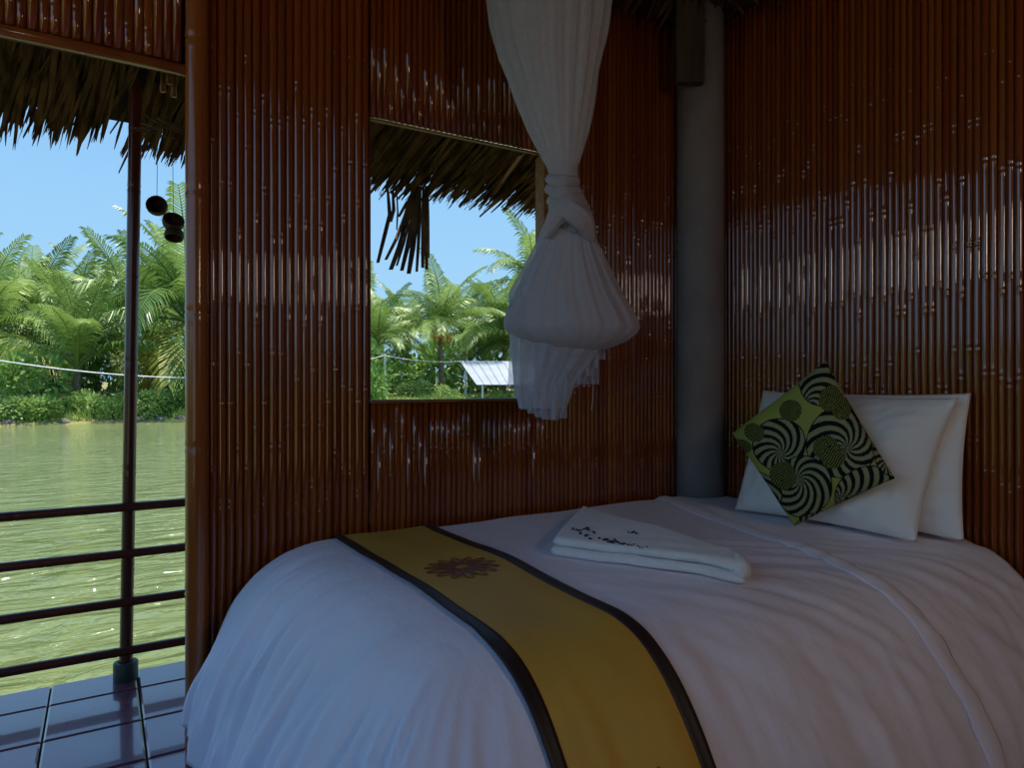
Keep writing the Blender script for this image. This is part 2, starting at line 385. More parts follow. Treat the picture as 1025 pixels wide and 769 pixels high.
# ------------------------------------------------------------------ veranda railing and hanging things
PY = .89; PXX = -2.381
rail = empty('veranda_railing', (PXX, PY, 0), 'dark brown bamboo veranda railing with four rails and tall post', 'railing')
pole_mesh(WT-SLOPE*PY, .0245, 31, 14).build('post', M['dark_bamboo'], rail, True, rot=(0, R(.85), 0))
pole_mesh(WT-SLOPE*PY, .0245, 33, 14).build('post', M['dark_bamboo'], rail, True, loc=(2.3, 0, 0))
pole_mesh(WT-SLOPE*PY, .0245, 34, 14).build('post', M['dark_bamboo'], rail, True, loc=(-2.3, 0, 0))
b = MB(); b.lathe([(.046, 0), (.046, .07), (.042, .074), (.028, .074)], 20); b.build('base_collar', M['collar'], rail, True)
for zz in (.716, .526, .328, .128):
    b = pole_mesh(4.9, .0185, int(zz*100), 12, (.4, .55)); b.build('rail', M['dark_bamboo'], rail, True, loc=(-2.5, -.035, zz), rot=(0, R(90), 0))

def shell_bowl(r, cut=.35):
    m = MB(); pr = []
    for k in range(11):
        th = -math.pi/2+(math.pi/2+cut)*k/10; pr.append((max(.001, r*math.cos(th)), r*math.sin(th)*1.05))
    for k in range(10, -1, -1):
        th = -math.pi/2+(math.pi/2+cut)*k/10; pr.append((max(.001, .88*r*math.cos(th)), .88*r*math.sin(th)*1.05))
    m.lathe(pr, 18); return m
p1 = px(157, 206, 2.98)
e1 = empty('coconut_shell_ornament', p1, 'single brown coconut shell hanging on a thread beside the veranda post', 'ornament')
shell_bowl(.044).build('shell', M['shell'], e1, True, rot=(R(75), 0, R(-20)))
b = MB(); b.tube([(0, 0, .03), (.004, 0, .40)], .0012, 5); b.build('string', M['thatch_leaf'], e1)
p2 = px(173.5, 222, 2.99)
e2 = empty('coconut_shell_ornament', p2, 'pair of coconut shells hanging one under the other by the door pole', 'ornament')
shell_bowl(.045).build('shell', M['shell'], e2, True, rot=(R(50), R(20), R(-10)))
shell_bowl(.040).build('shell', M['shell'], e2, True, loc=(.003, 0, -.060), rot=(R(160), R(8), 0))
b = MB(); b.tube([(0, 0, -.06), (0, 0, .03), (-.004, 0, .46)], .0012, 5); b.build('string', M['thatch_leaf'], e2)

tw = empty('twig_bundle', px(163, 130, 2.78), 'loose bundle of pale twigs tucked under the eave beside the post', 'twigs')
q = random.Random(5)
for k in range(11):
    a = q.uniform(-.35, .35); L = q.uniform(.08, .16); c = Vector((q.uniform(-.06, .06), q.uniform(-.03, .03), q.uniform(-.02, .03)))
    d = (RIGHT*math.cos(a)+Vector((0, 0, -.25+math.sin(a)))).normalized()
    b = MB(); b.tube([c-d*L/2, c+Vector((0, 0, q.uniform(-.01, .01))), c+d*L/2], [.003, .0035, .0015], 5); b.build('twig', M['dry_leaf'], tw)
for k, (x, y0, y1) in enumerate(((162, 68, 92), (168, 66, 84), (173, 66, 97))):
    a0 = px(x, y0, 2.60); a1 = px(x+1, y1, 2.62); e3 = empty('bamboo_peg', a1, ['short bamboo peg left of three hanging from the roof by the door pole', 'short bamboo peg in the middle of three hanging from the roof by the door pole', 'longest of three bamboo pegs hanging from the roof beside the door pole'][k], 'peg', 'pegs under the veranda roof')
    b = MB(); b.tube([(0, 0, 0), (0, 0, (a0-a1).z)], [.011, .008], 8); b.build('peg', M['pale_bamboo'], e3, True)
    b = MB(); b.tube([(0, 0, (a0-a1).z), (0, 0, (a0-a1).z+.12)], .0015, 5); b.build('cord', M['thatch_leaf'], e3)

# dry leaf dangling from the eave, seen through the window
def leaf_strip(p0, pts, wd, parent, nm='leaf_strip'):
    b = MB(); P = [Vector(p) for p in pts]; v = []; th = .0015
    for i, p in enumerate(P):
        ww = wd*(.6 if i == 0 else 1 if i < len(P)-1 else .75)
        n_ = VIEW*th
        for s in (-1, 1): v.append(p+RIGHT*s*ww/2+n_*0)
        for s in (1, -1): v.append(p+RIGHT*s*ww/2+n_+VIEW*.006)
    f = [(i*4+j, i*4+(j+1) % 4, (i+1)*4+(j+1) % 4, (i+1)*4+j) for i in range(len(P)-1) for j in range(4)]
    f += [(3, 2, 1, 0), tuple((len(P)-1)*4+j for j in range(4))]
    b.add([p-Vector(p0) for p in v], f); b.build(nm, M['dry_leaf'], parent)
DE = 3.8
a0 = px(422, 192, DE)
dl = empty('dangling_palm_leaf', a0, 'broad torn dry palm leaf hanging down from the eave in the window', 'palm leaf')
for (x1, y1, w0, mx_) in ((386, 260, .020, -8), (391, 270, .030, -7), (402, 271, .026, -4), (409, 274, .030, -2), (417, 272, .018, 0), (423, 268, .022, 3), (427, 270, .022, 6), (429, 258, .014, 8), (397, 266, .014, -6)):
    leaf_strip(a0, [px(421+mx_*.9, 186, DE), px(421+mx_*.9+(x1-421-mx_*.9)*.30, 186+(y1-186)*.4, DE-.01*mx_), px(421+mx_*.9+(x1-421-mx_*.9)*.62, 186+(y1-186)*.72, DE), px(x1, y1, DE+.01*mx_)], w0, dl)
leaf_strip(a0, [px(416, 192, DE), px(407, 203, DE), px(399, 217, DE)], .02, dl)
a0 = px(390, 190, DE)
dl = empty('dangling_palm_leaf', a0, 'thin pale shred of dry palm leaf hanging at the left side of the window', 'palm leaf')
for pts, wd in (([(388, 190), (390, 215), (385, 235), (378, 263)], .022), ([(393, 190), (394, 210), (391, 222)], .02), ([(397, 190), (398, 212), (397, 230)], .009)):
    leaf_strip(a0, [px(x, y, DE) for x, y in pts], wd, dl)

# ------------------------------------------------------------------ the bed
BTOP = .715
X0, X1, Y0, Y1 = -1.80, -.055, -1.12, -.13
PROF = [(0, 0), (.08, -.004), (.16, -.025), (.23, -.07), (.29, -.135), (.345, -.215), (.39, -.295), (.425, -.385), (.445, -.475), (.452, -.55), (.452, -.62)]
CUM = [0]
for a, b_ in zip(PROF, PROF[1:]): CUM.append(CUM[-1]+math.hypot(b_[0]-a[0], b_[1]-a[1]))
def prof(d):
    if d <= 0: return 0, 0
    for i in range(len(PROF)-1):
        if d <= CUM[i+1] or i == len(PROF)-2:
            t = (d-CUM[i])/(CUM[i+1]-CUM[i])
            p0 = PROF[max(0, i-1)]; p1 = PROF[i]; p2 = PROF[i+1]; p3 = PROF[min(len(PROF)-1, i+2)]
            h = lambda a, b, c, d_: .5*((2*b)+(-a+c)*t+(2*a-5*b+4*c-d_)*t*t+(-a+3*b-3*c+d_)*t**3)
            if t > 1: return p2[0], p2[1]-(d-CUM[-1])
            return h(p0[0], p1[0], p2[0], p3[0]), h(p0[1], p1[1], p2[1], p3[1])
def sm(a, b, x):
    t = min(1, max(0, (x-a)/(b-a))); return t*t*(3-2*t)
HEM = .735
def base(a, b):
    """cloth coordinates (a along the bed, b across) -> point on the draped duvet"""
    cx = min(max(a, X0), X1); cy = min(max(b, Y0), Y1)
    dx, dy = min(0, a-X0), min(0, b-Y0)
    d = math.hypot(dx, dy)
    d2 = min(d, HEM)
    x, y, z = max(a, X0), max(b, Y0), BTOP
    if d > 0:
        o, dz = prof(d2); nx, ny = dx/d, dy/d
        x, y, z = x+nx*o, y+ny*o, z+dz
    else: nx = ny = 0
    z += .012*noise.noise(Vector((a*1.6, b*1.8, 1.3)))+.004*noise.noise(Vector((a*5, b*5, 4)))
    if b > Y1:
        t = (b-Y1); z -= .9*t*t*6
    # wrinkles
    wv = 0
    side = sm(.05, .38, d)
    if d > 0:
        th = math.atan2(-ny, -nx)     # 0 foot, pi/2 near side
        along = cy-th*.34-(cx-X0)
        f1 = noise.noise(Vector((along*11+.6*noise.noise(Vector((d*3, along*2, 9))), d*1.2, 2)))
        f2 = noise.noise(Vector((along*26+d*2, d*2.5, 6)))
        foot = abs(nx)
        wv += side*(.026*f1+.017*f2)*(.34+1.06*foot)
        # fine gathered lines on the foot end
        wv += side*foot*.018*noise.noise(Vector((along*40, d*3, 12)))
    # diagonal pulls towards the near side
    u = a*.72+b*.69; v_ = -a*.69+b*.72
    pull = sm(-.55, -1.1, b)*sm(-1.55, -1.1, a)
    wv += pull*(.009*noise.noise(Vector((u*15, v_*2.6, 5)))+.006*noise.noise(Vector((u*30, v_*4, 8))))
    wv += .0035*noise.noise(Vector((a*7, b*4.5, 20)))
    hx, hy, hz = nx*side, ny*side, 1-.7*side
    l = math.sqrt(hx*hx+hy*hy+hz*hz)
    return Vector((x+hx/l*wv, y+hy/l*wv, z+hz/l*wv))
def S(a, b, off=0.0):
    p = base(a, b)
    if off:
        e_ = .006
        n = (base(a+e_, b)-base(a-e_, b)).cross(base(a, b+e_)-base(a, b-e_)).normalized()
        p = p+n*off
    return p
bed = empty('bed', (-.95, -.62, 0), 'large bed with its head against the bamboo wall', 'bed')
mb = MB(); mb.bbox(-.93, .90, -.52, .37, .30, .62)
o = mb.build('mattress', M['pillow'], bed); md = o.modifiers.new('bevel', 'BEVEL'); md.width = .05; md.segments = 4
mb = MB(); mb.bbox(-.91, .90, -.50, .37, .18, .298); mb.build('bed_base', M['timber'], bed)
for sx_ in (-.84, .84):
    for sy_ in (-.44, .32):
        mb = MB(); mb.bbox(sx_-.035, sx_+.035, sy_-.035, sy_+.035, 0, .18); mb.build('leg', M['timber'], bed)
st = .0125
na = int((X1-(X0-HEM))/st); nb = int((Y1+.06-(Y0-HEM))/st)
V = []; idx = {}; F = []
A = [X0-HEM+i*st for i in range(na+1)]; B = [Y0-HEM+j*st for j in range(nb+1)]
COLC = Vector((-.128, -.128))
def outd(a, b): return math.hypot(min(0, a-X0), min(0, b-Y0))
for i, a in enumerate(A):
    for j, b_ in enumerate(B):
        d = outd(a, b_)
        if d <= HEM+st*1.5:
            p_ = base(a, b_); rc = Vector((p_.x, p_.y))-COLC
            if rc.length < .112:
                if rc.length < .098: continue
                rc = rc.normalized()*.112; p_.x, p_.y = COLC.x+rc.x, COLC.y+rc.y
            idx[i, j] = len(V); V.append(p_)
for i in range(na):
    for j in range(nb):
        ks = [(i, j), (i+1, j), (i+1, j+1), (i, j+1)]
        if all(k in idx for k in ks) and min(outd(A[k[0]], B[k[1]]) for k in ks) < HEM-.001:
            F.append(tuple(idx[k] for k in ks))
duv = link('duvet', mesh('duvet', V, F, True), M['duvet'])
tag(duv, 'white cotton duvet draped over the bed down to the floor', 'duvet')
md = duv.modifiers.new('solid', 'SOLIDIFY'); md.thickness = .006; md.offset = -1

def ribbon(name, fa, b0, b1, off, mat, parent, nb_=150, nw=6, thick=.002, crown=0.0):
    """strip over the duvet between curves fa(b)=(a0,a1)"""
    v = []; f = []
    for j in range(nb_+1):
        b_ = b0+(b1-b0)*j/nb_; a0_, a1_ = fa(b_)
        for i in range(nw+1):
            t = i/nw
            v.append(S(a0_+(a1_-a0_)*t, b_, off+crown*math.sin(math.pi*t)))
    for j in range(nb_):
        for i in range(nw):
            k = j*(nw+1)+i; f.append((k, k+nw+1, k+nw+2, k+1))
    me = mesh(name, v, f, True)
    o = link(name, me, mat, parent)
    md = o.modifiers.new('solid', 'SOLIDIFY'); md.thickness = thick; md.offset = 1
    return o
def hemb(x): return x
# strip of sheet turned over near the pillows
def fold(b_):
    t = (b_-Y1)/(-1.22-Y1); c = -.345-.34*t
    if b_ < -1.22: c = -.685+.10*(-1.22-b_)
    wdt = .046*(.9+.25*noise.noise(Vector((b_*4, 3, 1))))
    return (c+wdt*.9, c-wdt*.9)
ribbon('turned_hem', fold, Y1+.07, Y0-HEM+.02, .004, M['duvet'], duv, 170, 8, .003, crown=.008)

run = empty('bed_runner', (-1.64, -.6, BTOP), 'gold satin bed runner with dark brown borders laid across the bed', 'bed runner')
run.location = (0, 0, 0)
def RA(b_):
    t = (b_-Y1)/(Y0-Y1); t = max(-.2, min(1.6, t)); return -1.815-.012*t, -1.452-.028*t
BW = .036
b0_, b1_ = Y1+.075, Y0-.52
ribbon('gold_panel', lambda b_: (RA(b_)[0]+BW*.8, RA(b_)[1]-BW*.8), b0_, b1_, .006, M['gold'], run, 150, 22)
ribbon('border', lambda b_: (RA(b_)[0], RA(b_)[0]+BW), b0_, b1_, .0075, M['brown_band'], run, 150, 4)
ribbon('border', lambda b_: (RA(b_)[1]-BW, RA(b_)[1]), b0_, b1_, .0075, M['brown_band'], run, 150, 4)
def flower(ca, cb, rad):
    p = empty_mesh = None
    v = []; f = []
    def loop_line(pts, wd, off):
        for k in range(len(pts)-1):
            (a0_, c0), (a1_, c1) = pts[k], pts[k+1]
            L_ = math.hypot(a1_-a0_, c1-c0) or 1; nx, ny = -(c1-c0)/L_*wd/2, (a1_-a0_)/L_*wd/2
            n = len(v)
            for (x, y) in ((a0_+nx, c0+ny), (a0_-nx, c0-ny), (a1_-nx, c1-ny), (a1_+nx, c1+ny)): v.append(S(x, y, off))
            f.append((n, n+1, n+2, n+3))
    for ring, (n_, r0, r1, wdt) in enumerate(((14, .30, 1.0, .20), (10, .18, .72, .16))):
        for k in range(n_):
            th = 2*math.pi*(k+.5*ring)/n_
            pts = []
            for s in range(13):
                t = s/12*2*math.pi
                rr = (r0+r1)/2-(r1-r0)/2*math.cos(t); ww = wdt*.5*math.sin(t)
                pts.append((ca+rad*(rr*math.cos(th)-ww*math.sin(th)), cb+rad*(rr*math.sin(th)+ww*math.cos(th))))
            loop_line(pts, .0046, .0100)
    o = link('embroidered_flower', mesh('flower', v, f), M['stitch'], run)
    md = o.modifiers.new('solid', 'SOLIDIFY'); md.thickness = .001; md.offset = 1
    v2 = []; f2 = []
    n_ = 12
    for k in range(n_):
        th = 2*math.pi*k/n_; n = len(v2)
        for (r_, dt) in ((.02, 0), (.14, .22), (.24, 0), (.14, -.22)): v2.append(S(ca+rad*r_*math.cos(th+dt), cb+rad*r_*math.sin(th+dt), .0105))
        f2.append((n, n+1, n+2, n+3))
    oc = link('flower_centre', mesh('flower_centre', v2, f2), M['stitch_gold'], o)
    md = oc.modifiers.new('solid', 'SOLIDIFY'); md.thickness = .001; md.offset = 1
flower(-1.642, -.72, .10)
flower(-1.645, -1.60, .10)

# ------------------------------------------------------------------ pillows, cushion
def pillow_mesh(name, c4, thick, nrm, n=44, seed=0, pinch=.05, wr=.016, power=.5):
    """c4: corners (u,v) = (0,0),(1,0),(1,1),(0,1); puffed both sides along nrm"""
    c4 = [Vector(c) for c in c4]; nrm = Vector(nrm).normalized(); V = []; F = []
    def pt(u, v, s):
        uu, vv = u*2-1, v*2-1
        # edges draw in between the corners
        pu = uu*(1-pinch*(1-vv*vv)); pv = vv*(1-pinch*(1-uu*uu))
        U, W = (pu+1)/2, (pv+1)/2
        p = c4[0]*(1-U)*(1-W)+c4[1]*U*(1-W)+c4[2]*U*W+c4[3]*(1-U)*W
        k = (max(0, (1-uu**4)*(1-vv**4)))**power
        edge = sm(0, .5, min(1-abs(uu), 1-abs(vv)))
        th = thick*k*(.5+.14*noise.noise(Vector((u*2.6, v*2.6, seed))))
        wrn = wr*k*(noise.noise(Vector((u*6+v*3, v*3.5-u*2, seed+5)))+.5*noise.noise(Vector((u*16, v*14-u*6, seed+8))))
        # creases running in from the corners
        return p+nrm*s*(th+wrn*(1.2-edge*.7))
    for s in (1, -1):
        base_ = len(V)
        for j in range(n+1):
            for i in range(n+1): V.append(pt(i/n, j/n, s))
        for j in range(n):
            for i in range(n):
                k = base_+j*(n+1)+i; q4 = (k, k+1, k+n+2, k+n+1)
                F.append(q4 if s > 0 else q4[::-1])
    return mesh(name, V, F, True)
def weld(o):
    md = o.modifiers.new('weld', 'WELD'); md.merge_threshold = .0006
ZB = BTOP+.012
# front pillow
c4 = [(-.30, -.47, ZB-.01), (-.27, -1.165, ZB-.005), (-.115, -1.215, 1.175), (-.135, -.475, 1.195)]
o = link('pillow', pillow_mesh('pillow', c4, .19, (-1, 0, .25), n=70, seed=1, power=.72, wr=.026), M['pillow']); weld(o)
tag(o, 'plump white pillow directly behind the green patterned cushion', 'pillow', 'white bed pillows')
c4 = [(-.165, -.50, ZB), (-.155, -1.25, ZB), (-.06, -1.225, 1.19), (-.065, -.54, 1.19)]
o = link('pillow', pillow_mesh('pillow', c4, .115, (-1, 0, .2), n=70, seed=4, pinch=.04, power=.72, wr=.026), M['pillow']); weld(o)
tag(o, 'rear white pillow leaning on the bamboo wall, its right edge showing', 'pillow', 'white bed pillows')

# cushion with printed swirls (pattern coordinates from the print itself, 0..769 square)
cB, cR, cT, cL = px(795, 527, 2.39), px(896, 479, 2.12), px(827, 361, 2.39), px(733, 434, 2.62)
n = 190
cm_ = pillow_mesh('cushion', [cB, cR, cT, cL], .12, (-1, .0, .28), n=n, seed=9, pinch=.025, wr=.003, power=.62)
PB, PR, PT, PL = (300, 725), (720, 530), (435, 40), (55, 350)
SW = [  # (fan centre, disc centre, radius, rays, twist, start)
    ((345, 205), (430, 110), 115, 11, -1.7), ((240, 415), (240, 380), 116, 11, 1.7), ((520, 395), (505, 370), 150, 12, 1.7),
    ((320, 520), (340, 555), 132, 12, -1.7), ((500, 610), (610, 600), 130, 12, 1.7), ((210, 680), (150, 600), 95, 12, 1.4), ((290, 730), (380, 745), 80, 12, 1.4),
    ((700, 470), (740, 420), 110, 12, 1.4), ((500, 80), (540, 60), 90, 12, 1.4)]
DOTS = [(285, 232, 46), (250, 505, 58), (436, 392, 50), (470, 432, 48), (455, 195, 52), (505, 240, 45), (135, 330, 40), (90, 400, 34)]
GREEN = lin(160, 162, 78); GREY = lin(152, 150, 110); BLACK = lin(16, 20, 14)
def print_col(x, y):
    c = GREEN
    for (cx, cy), (dx_, dy_), rr, N_, tw_ in SW:
        dd = math.hypot(x-dx_, y-dy_)
        if dd < rr:
            r_ = math.hypot(x-cx, y-cy)/rr; th = math.atan2(y-cy, x-cx)
            s = math.sin(N_*(th+tw_*r_*.9))
            c = BLACK if (s > .05 or dd > rr-5) else GREY
    for cx, cy, rr in DOTS:
        dd = math.hypot(x-cx, y-cy)
        if dd < rr:
            s = math.sin((x*.5+y*.85+14*math.sin((x-y)*.035+cx))*.62)
            c = BLACK if s > -.1 else (GREEN[0]*.6, GREEN[1]*.6, GREEN[2]*.6, 1)
    return c
ca_ = cm_.color_attributes.new('print', 'FLOAT_COLOR', 'POINT'); buf = []
for s in (0, 1):
    for j in range(n+1):
        for i in range(n+1):
            U, W = i/n, j/n
            w4 = ((1-U)*(1-W), U*(1-W), U*W, (1-U)*W)
            X = sum(a*b_[0] for a, b_ in zip(w4, (PB, PR, PT, PL))); Y = sum(a*b_[1] for a, b_ in zip(w4, (PB, PR, PT, PL)))
            kk = ((1-(2*U-1)**4)*(1-(2*W-1)**4))**.62; buf.extend(print_col(X-62*kk, Y-34*kk))
ca_.data.foreach_set('color', buf)
mc = bpy.data.materials.new('printed_cotton'); mc.use_nodes = True
vc = mc.node_tree.nodes.new('ShaderNodeVertexColor'); vc.layer_name = 'print'
pb = mc.node_tree.nodes['Principled BSDF']; mc.node_tree.links.new(vc.outputs[0], pb.inputs['Base Color'])
pb.inputs['Roughness'].default_value = .8; pb.inputs['Specular IOR Level'].default_value = .2
o = link('cushion', cm_, mc); weld(o)
tag(o, 'square green cushion printed with black swirls leaning on the pillows', 'cushion')

# ------------------------------------------------------------------ folded towel
TA, TB_, TC, TD = Vector((-.905, -.275)), Vector((-1.335, -.70)), Vector((-1.075, -1.165)), Vector((-.985, -1.06))
tow = empty('folded_towel', (0, 0, 0), 'white folded towel with dark embroidered writing lying on the duvet', 'towel')
def towel_layer(quad, z0, th, seed, nm):
    n_ = 30; V = []; F = []
    A_, B_, C_, D_ = quad
    def pt(u, v, s):
        p = A_*(1-u)*(1-v)+B_*u*(1-v)+C_*u*v+D_*(1-u)*v
        eu = min(u, 1-u)*2; ev = min(v, 1-v)*2
        du = min(1, min(u, 1-u)*(.5*(1-v)+.08*v)/(th*.5)); dv = min(1, min(v, 1-v)*.5/(th*.5))
        k = math.sqrt(max(0, 1-(1-du)**2))*math.sqrt(max(0, 1-(1-dv)**2))
        zz = S(p.x, p.y).z+z0+th/2+.003*noise.noise(Vector((p.x*9, p.y*9, seed)))
        return Vector((p.x, p.y, zz+s*th/2*k+(.0012*noise.noise(Vector((p.x*50, p.y*50, seed))) if s > 0 else 0)))
    us = [0, .006, .015, .03, .05]+[.05+.9*i/20 for i in range(1, 20)]+[.95, .97, .985, .994, 1]
    for s in (1, -1):
        b0 = len(V); m_ = len(us)
        for v in us:
            for u in us: V.append(pt(u, v, s))
        for j in range(m_-1):
            for i in range(m_-1):
                k = b0+j*m_+i; q4 = (k, k+m_, k+m_+1, k+1); F.append(q4 if s < 0 else q4[::-1])
    o = link(nm, mesh(nm, V, F, True), M['towel'], tow); md = o.modifiers.new('weld', 'WELD'); md.merge_threshold = .0004
    return pt
towel_layer((TA, TB_+Vector((-.012, -.006)), TC+Vector((.0, -.014)), TD), .003, .026, 1, 'lower_fold')
top_pt = towel_layer((TA+Vector((-.01, -.01)), TB_, TC, TD), .029, .026, 2, 'upper_fold')
# rolled end joining the folds
b = MB(); pts = []
for k in range(9):
    t = k/8; p = TC*(1-t)+TD*t; z = S(p.x, p.y).z+.032
    pts.append((p.x+.002, p.y-.004, z))
b.tube(pts, [.012]+[.026]*7+[.012], 12); b.build('rolled_end', M['towel'], tow, True)
# stitched writing: short cursive strokes on the top fold
q = random.Random(14)
def stroke(x, y, ang, L, wd, mat=M['ink']):
    v = []; f = []
    # pixel on towel -> intersect plane just above top fold
    def hit(x_, y_):
        dep = (CAM.z-(BTOP+.061))*FPX/(y_-384.5)
        for _ in range(3):
            p = px(x_, y_, dep); zt = S(p.x, p.y).z+.0565; dep = (CAM.z-zt)*FPX/(y_-384.5)
        return px(x_, y_, dep)
    return hit(x, y), hit(x+math.cos(ang)*L, y+math.sin(ang)*L*.45)
b = MB()
for (xa, ya, xb, yb, cnt, sc_) in ((573, 530, 590, 539, 8, 1.3), (583, 529, 596, 534, 6, 1.2), (598, 539, 624, 545, 12, 1.1), (626, 545, 648, 549, 8, .55), (628, 533, 637, 533, 4, .9)):
    for k in range(cnt):
        t = (k+q.random()*.5)/cnt
        x = xa+(xb-xa)*t; y = ya+(yb-ya)*t+q.uniform(-1.2, 1.2)
        p0, p1 = stroke(x, y, q.choice((-1.9, -.35, .35, .5, .2, -1.2)), q.uniform(2.2, 4.6)*sc_, 1)
        m_ = (p0+p1)/2+Vector((q.uniform(-.002, .002), q.uniform(-.002, .002), .0005))
        b.tube([p0, m_, p1], [.0014, .0032*sc_, .0014], 5)
b.build('embroidered_writing', M['ink'], tow)['kind'] = 'stuff'

# ------------------------------------------------------------------ mosquito net, knotted and hanging over the bed
ND = 2.3
net = empty('mosquito_net', px(567, 300, ND), 'white mosquito net tied in a knot hanging in front of the window', 'mosquito net')
NO = net.location.copy()
def net_rings(rows, n=150, folds=((19, .032), (43, .02)), seed=1, depth=.62, grow=True):
    """rows: (pixel y, left x, right x, fold strength)"""
    V = []; F = []; q = random.Random(seed)
    ph = [q.uniform(0, 6.28) for _ in folds]
    # densify
    dens = []
    for a, b_ in zip(rows, rows[1:]):
        st_ = max(1, int(abs(b_[0]-a[0])/5)+1)
        for k in range(st_):
            t = k/st_; dens.append(tuple(a[i]+(b_[i]-a[i])*t for i in range(4)))
    dens.append(rows[-1])
    for (y, l, r, fs) in dens:
        c = px((l+r)/2, y, ND)-NO; hw = (r-l)/2/FPX*ND
        for j in range(n):
            th = 2*math.pi*j/n
            m_ = 1
            for (nf, am), p_ in zip(folds, ph):
                m_ += am*fs*math.sin(nf*th+p_+1.3*noise.noise(Vector((th*1.5, y*.012, seed))))
            m_ += .05*fs*noise.noise(Vector((math.cos(th)*3, math.sin(th)*3, y*.02+seed)))
            V.append(c+RIGHT*math.cos(th)*hw*m_+VIEW*math.sin(th)*hw*depth*m_)
    k = len(dens)
    F = [(i*n+j, i*n+(j+1) % n, (i+1)*n+(j+1) % n, (i+1)*n+j) for i in range(k-1) for j in range(n)]
    return V, F
V, F = net_rings([(-250, 428, 608, 1), (-120, 455, 612, 1), (0, 489, 611, 1), (30, 494.5, 607, 1), (58, 500, 602, 1), (102, 517, 594, 1), (132, 529, 588, .9), (155, 541, 582, .8), (168, 548, 578, .6), (180, 551, 577, .4)], seed=2)
link('upper_drape', mesh('upper_drape', V, F, True), M['net'], net)
V, F = net_rings([(232, 551, 589, .5), (241, 544, 596, .8), (255, 536, 602, 1), (270, 528, 609, 1), (295, 515, 622, 1), (312, 508, 632, .9), (321, 505, 637, .7), (328, 505, 639, .5), (334, 509, 636, .4), (341, 518, 628, .4), (348, 532, 612, .4), (354, 552, 590, .3)], seed=5, folds=((17, .028), (39, .016)))
link('gathered_skirt', mesh('gathered_skirt', V, F, True), M['net_thick'], net)
V, F = net_rings([(205, 552, 590, .5), (241, 538, 597, .8), (295, 510, 622, 1), (345, 512, 606, .8), (385, 515, 575, 1.0), (409, 520, 566, 1.0)], seed=8, folds=((13, .03), (23, .02)), depth=.5)
link('outer_veil', mesh('outer_veil', V, F, True), M['net_thin'], net)
def net_tube(name, pts, rad, flat=.8):
    # smooth the path
    P = []; pts = [Vector(px(x, y, ND+dz)-NO) for x, y, dz in pts]; rr = []
    k = len(pts)
    for i in range(k-1):
        for s in range(6):
            t = s/6; p0, p1, p2, p3 = pts[max(0, i-1)], pts[i], pts[i+1], pts[min(k-1, i+2)]
            P.append(.5*((2*p1)+(p2-p0)*t+(2*p0-5*p1+4*p2-p3)*t*t+(3*p1-p0-3*p2+p3)*t**3)); rr.append(rad[i]+(rad[i+1]-rad[i])*t)
    P.append(pts[-1]); rr.append(rad[-1])
    b = MB(); b.tube(P, rr, 28, True, flat, up=VIEW)
    v = []
    for i_, p in enumerate(b.v):     # small pleats along the cloth
        ring, j = divmod(i_, 28)
        c = P[min(ring, len(P)-1)]; d = Vector(p)-c
        v.append(c+d*(1+.07*math.sin(j*2*math.pi/28*7+ring*.15)))
    b.v = v; return b.build(name, M['net_thick'], net, True)
net_tube('knot_wrap', [(549, 178, -.01), (562, 182, -.055), (578, 181, -.02)], [.016, .024, .016], .7)
net_tube('knot_wrap', [(548, 188, -.01), (563, 193, -.06), (580, 191, -.02)], [.016, .026, .017], .7)
net_tube('knot_wrap', [(550, 200, -.01), (566, 203, -.06), (583, 200, -.02)], [.016, .026, .017], .7)
net_tube('knot_loop', [(581, 200, -.02), (570, 206, -.075), (556, 218, -.07), (546, 238, -.05)], [.03, .036, .030, .012], .7)
net_tube('knot_loop', [(556, 208, -.05), (570, 211, -.085), (584, 222, -.075), (592, 241, -.04)], [.016, .034, .036, .012], .75)
V, F = net_rings([(165, 549, 578, .5), (185, 550, 579, .4), (210, 549, 588, .4), (236, 550, 590, .5)], seed=3, depth=.7)
link('knot_core', mesh('knot_core', V, F, True), M['net_thick'], net)
def net_sheet(name, xl, xr, y0, hem, dz, mat, seed, amp=.02, nf=5, nx=60, ny=24, flare=0):
    V = []; F = []
    for j in range(ny+1):
        for i in range(nx+1):
            u = i/nx; t = j/ny
            yb = hem(u); y = y0+(yb-y0)*t
            x = xl+(xr-xl)*u+flare*t*(u-.5)*2
            d = ND+dz+amp*math.sin(u*nf*6.28+seed+.6*t)+.01*noise.noise(Vector((u*6, t*2, seed)))
            V.append(px(x, y, d)-NO)
    F = [(j*(nx+1)+i, j*(nx+1)+i+1, (j+1)*(nx+1)+i+1, (j+1)*(nx+1)+i) for j in range(ny) for i in range(nx)]
    o = link(name, mesh(name, V, F, True), mat, net); return o
def steps(vals):
    def h(u):
        k = min(len(vals)-1, int(u*len(vals))); f_ = u*len(vals)-k
        a = vals[k]; b_ = vals[min(k+1, len(vals)-1)]
        return a+(b_-a)*sm(.8, 1, f_)
    return h
net_sheet('hem_tail', 514, 572, 332, steps([399, 410, 412, 418, 420, 420, 415, 398]), -.03, M['net_thin'], 1.0)
net_sheet('hem_tail', 520, 568, 335, steps([402, 414, 416, 420, 421, 419]), .0, M['net_thin'], 2.2)
net_sheet('hem_tail', 511, 560, 330, steps([390, 394, 396, 404, 408, 404]), .045, M['net_thin'], 3.2, flare=3)
net_sheet('hem_tail', 562, 606, 335, steps([388, 388, 386, 384, 376, 368, 360]), -.01, M['net_thin'], 4.4)
net_sheet('hem_tail', 560, 600, 338, steps([392, 388, 385, 385]), .03, M['net_thin'], 5.0)
b = MB(); b.tube([px(594, 380, ND)-NO, px(593.5, 400, ND)-NO, px(592, 411, ND)-NO], .0013, 5); b.build('loose_thread', M['net_thick'], net)

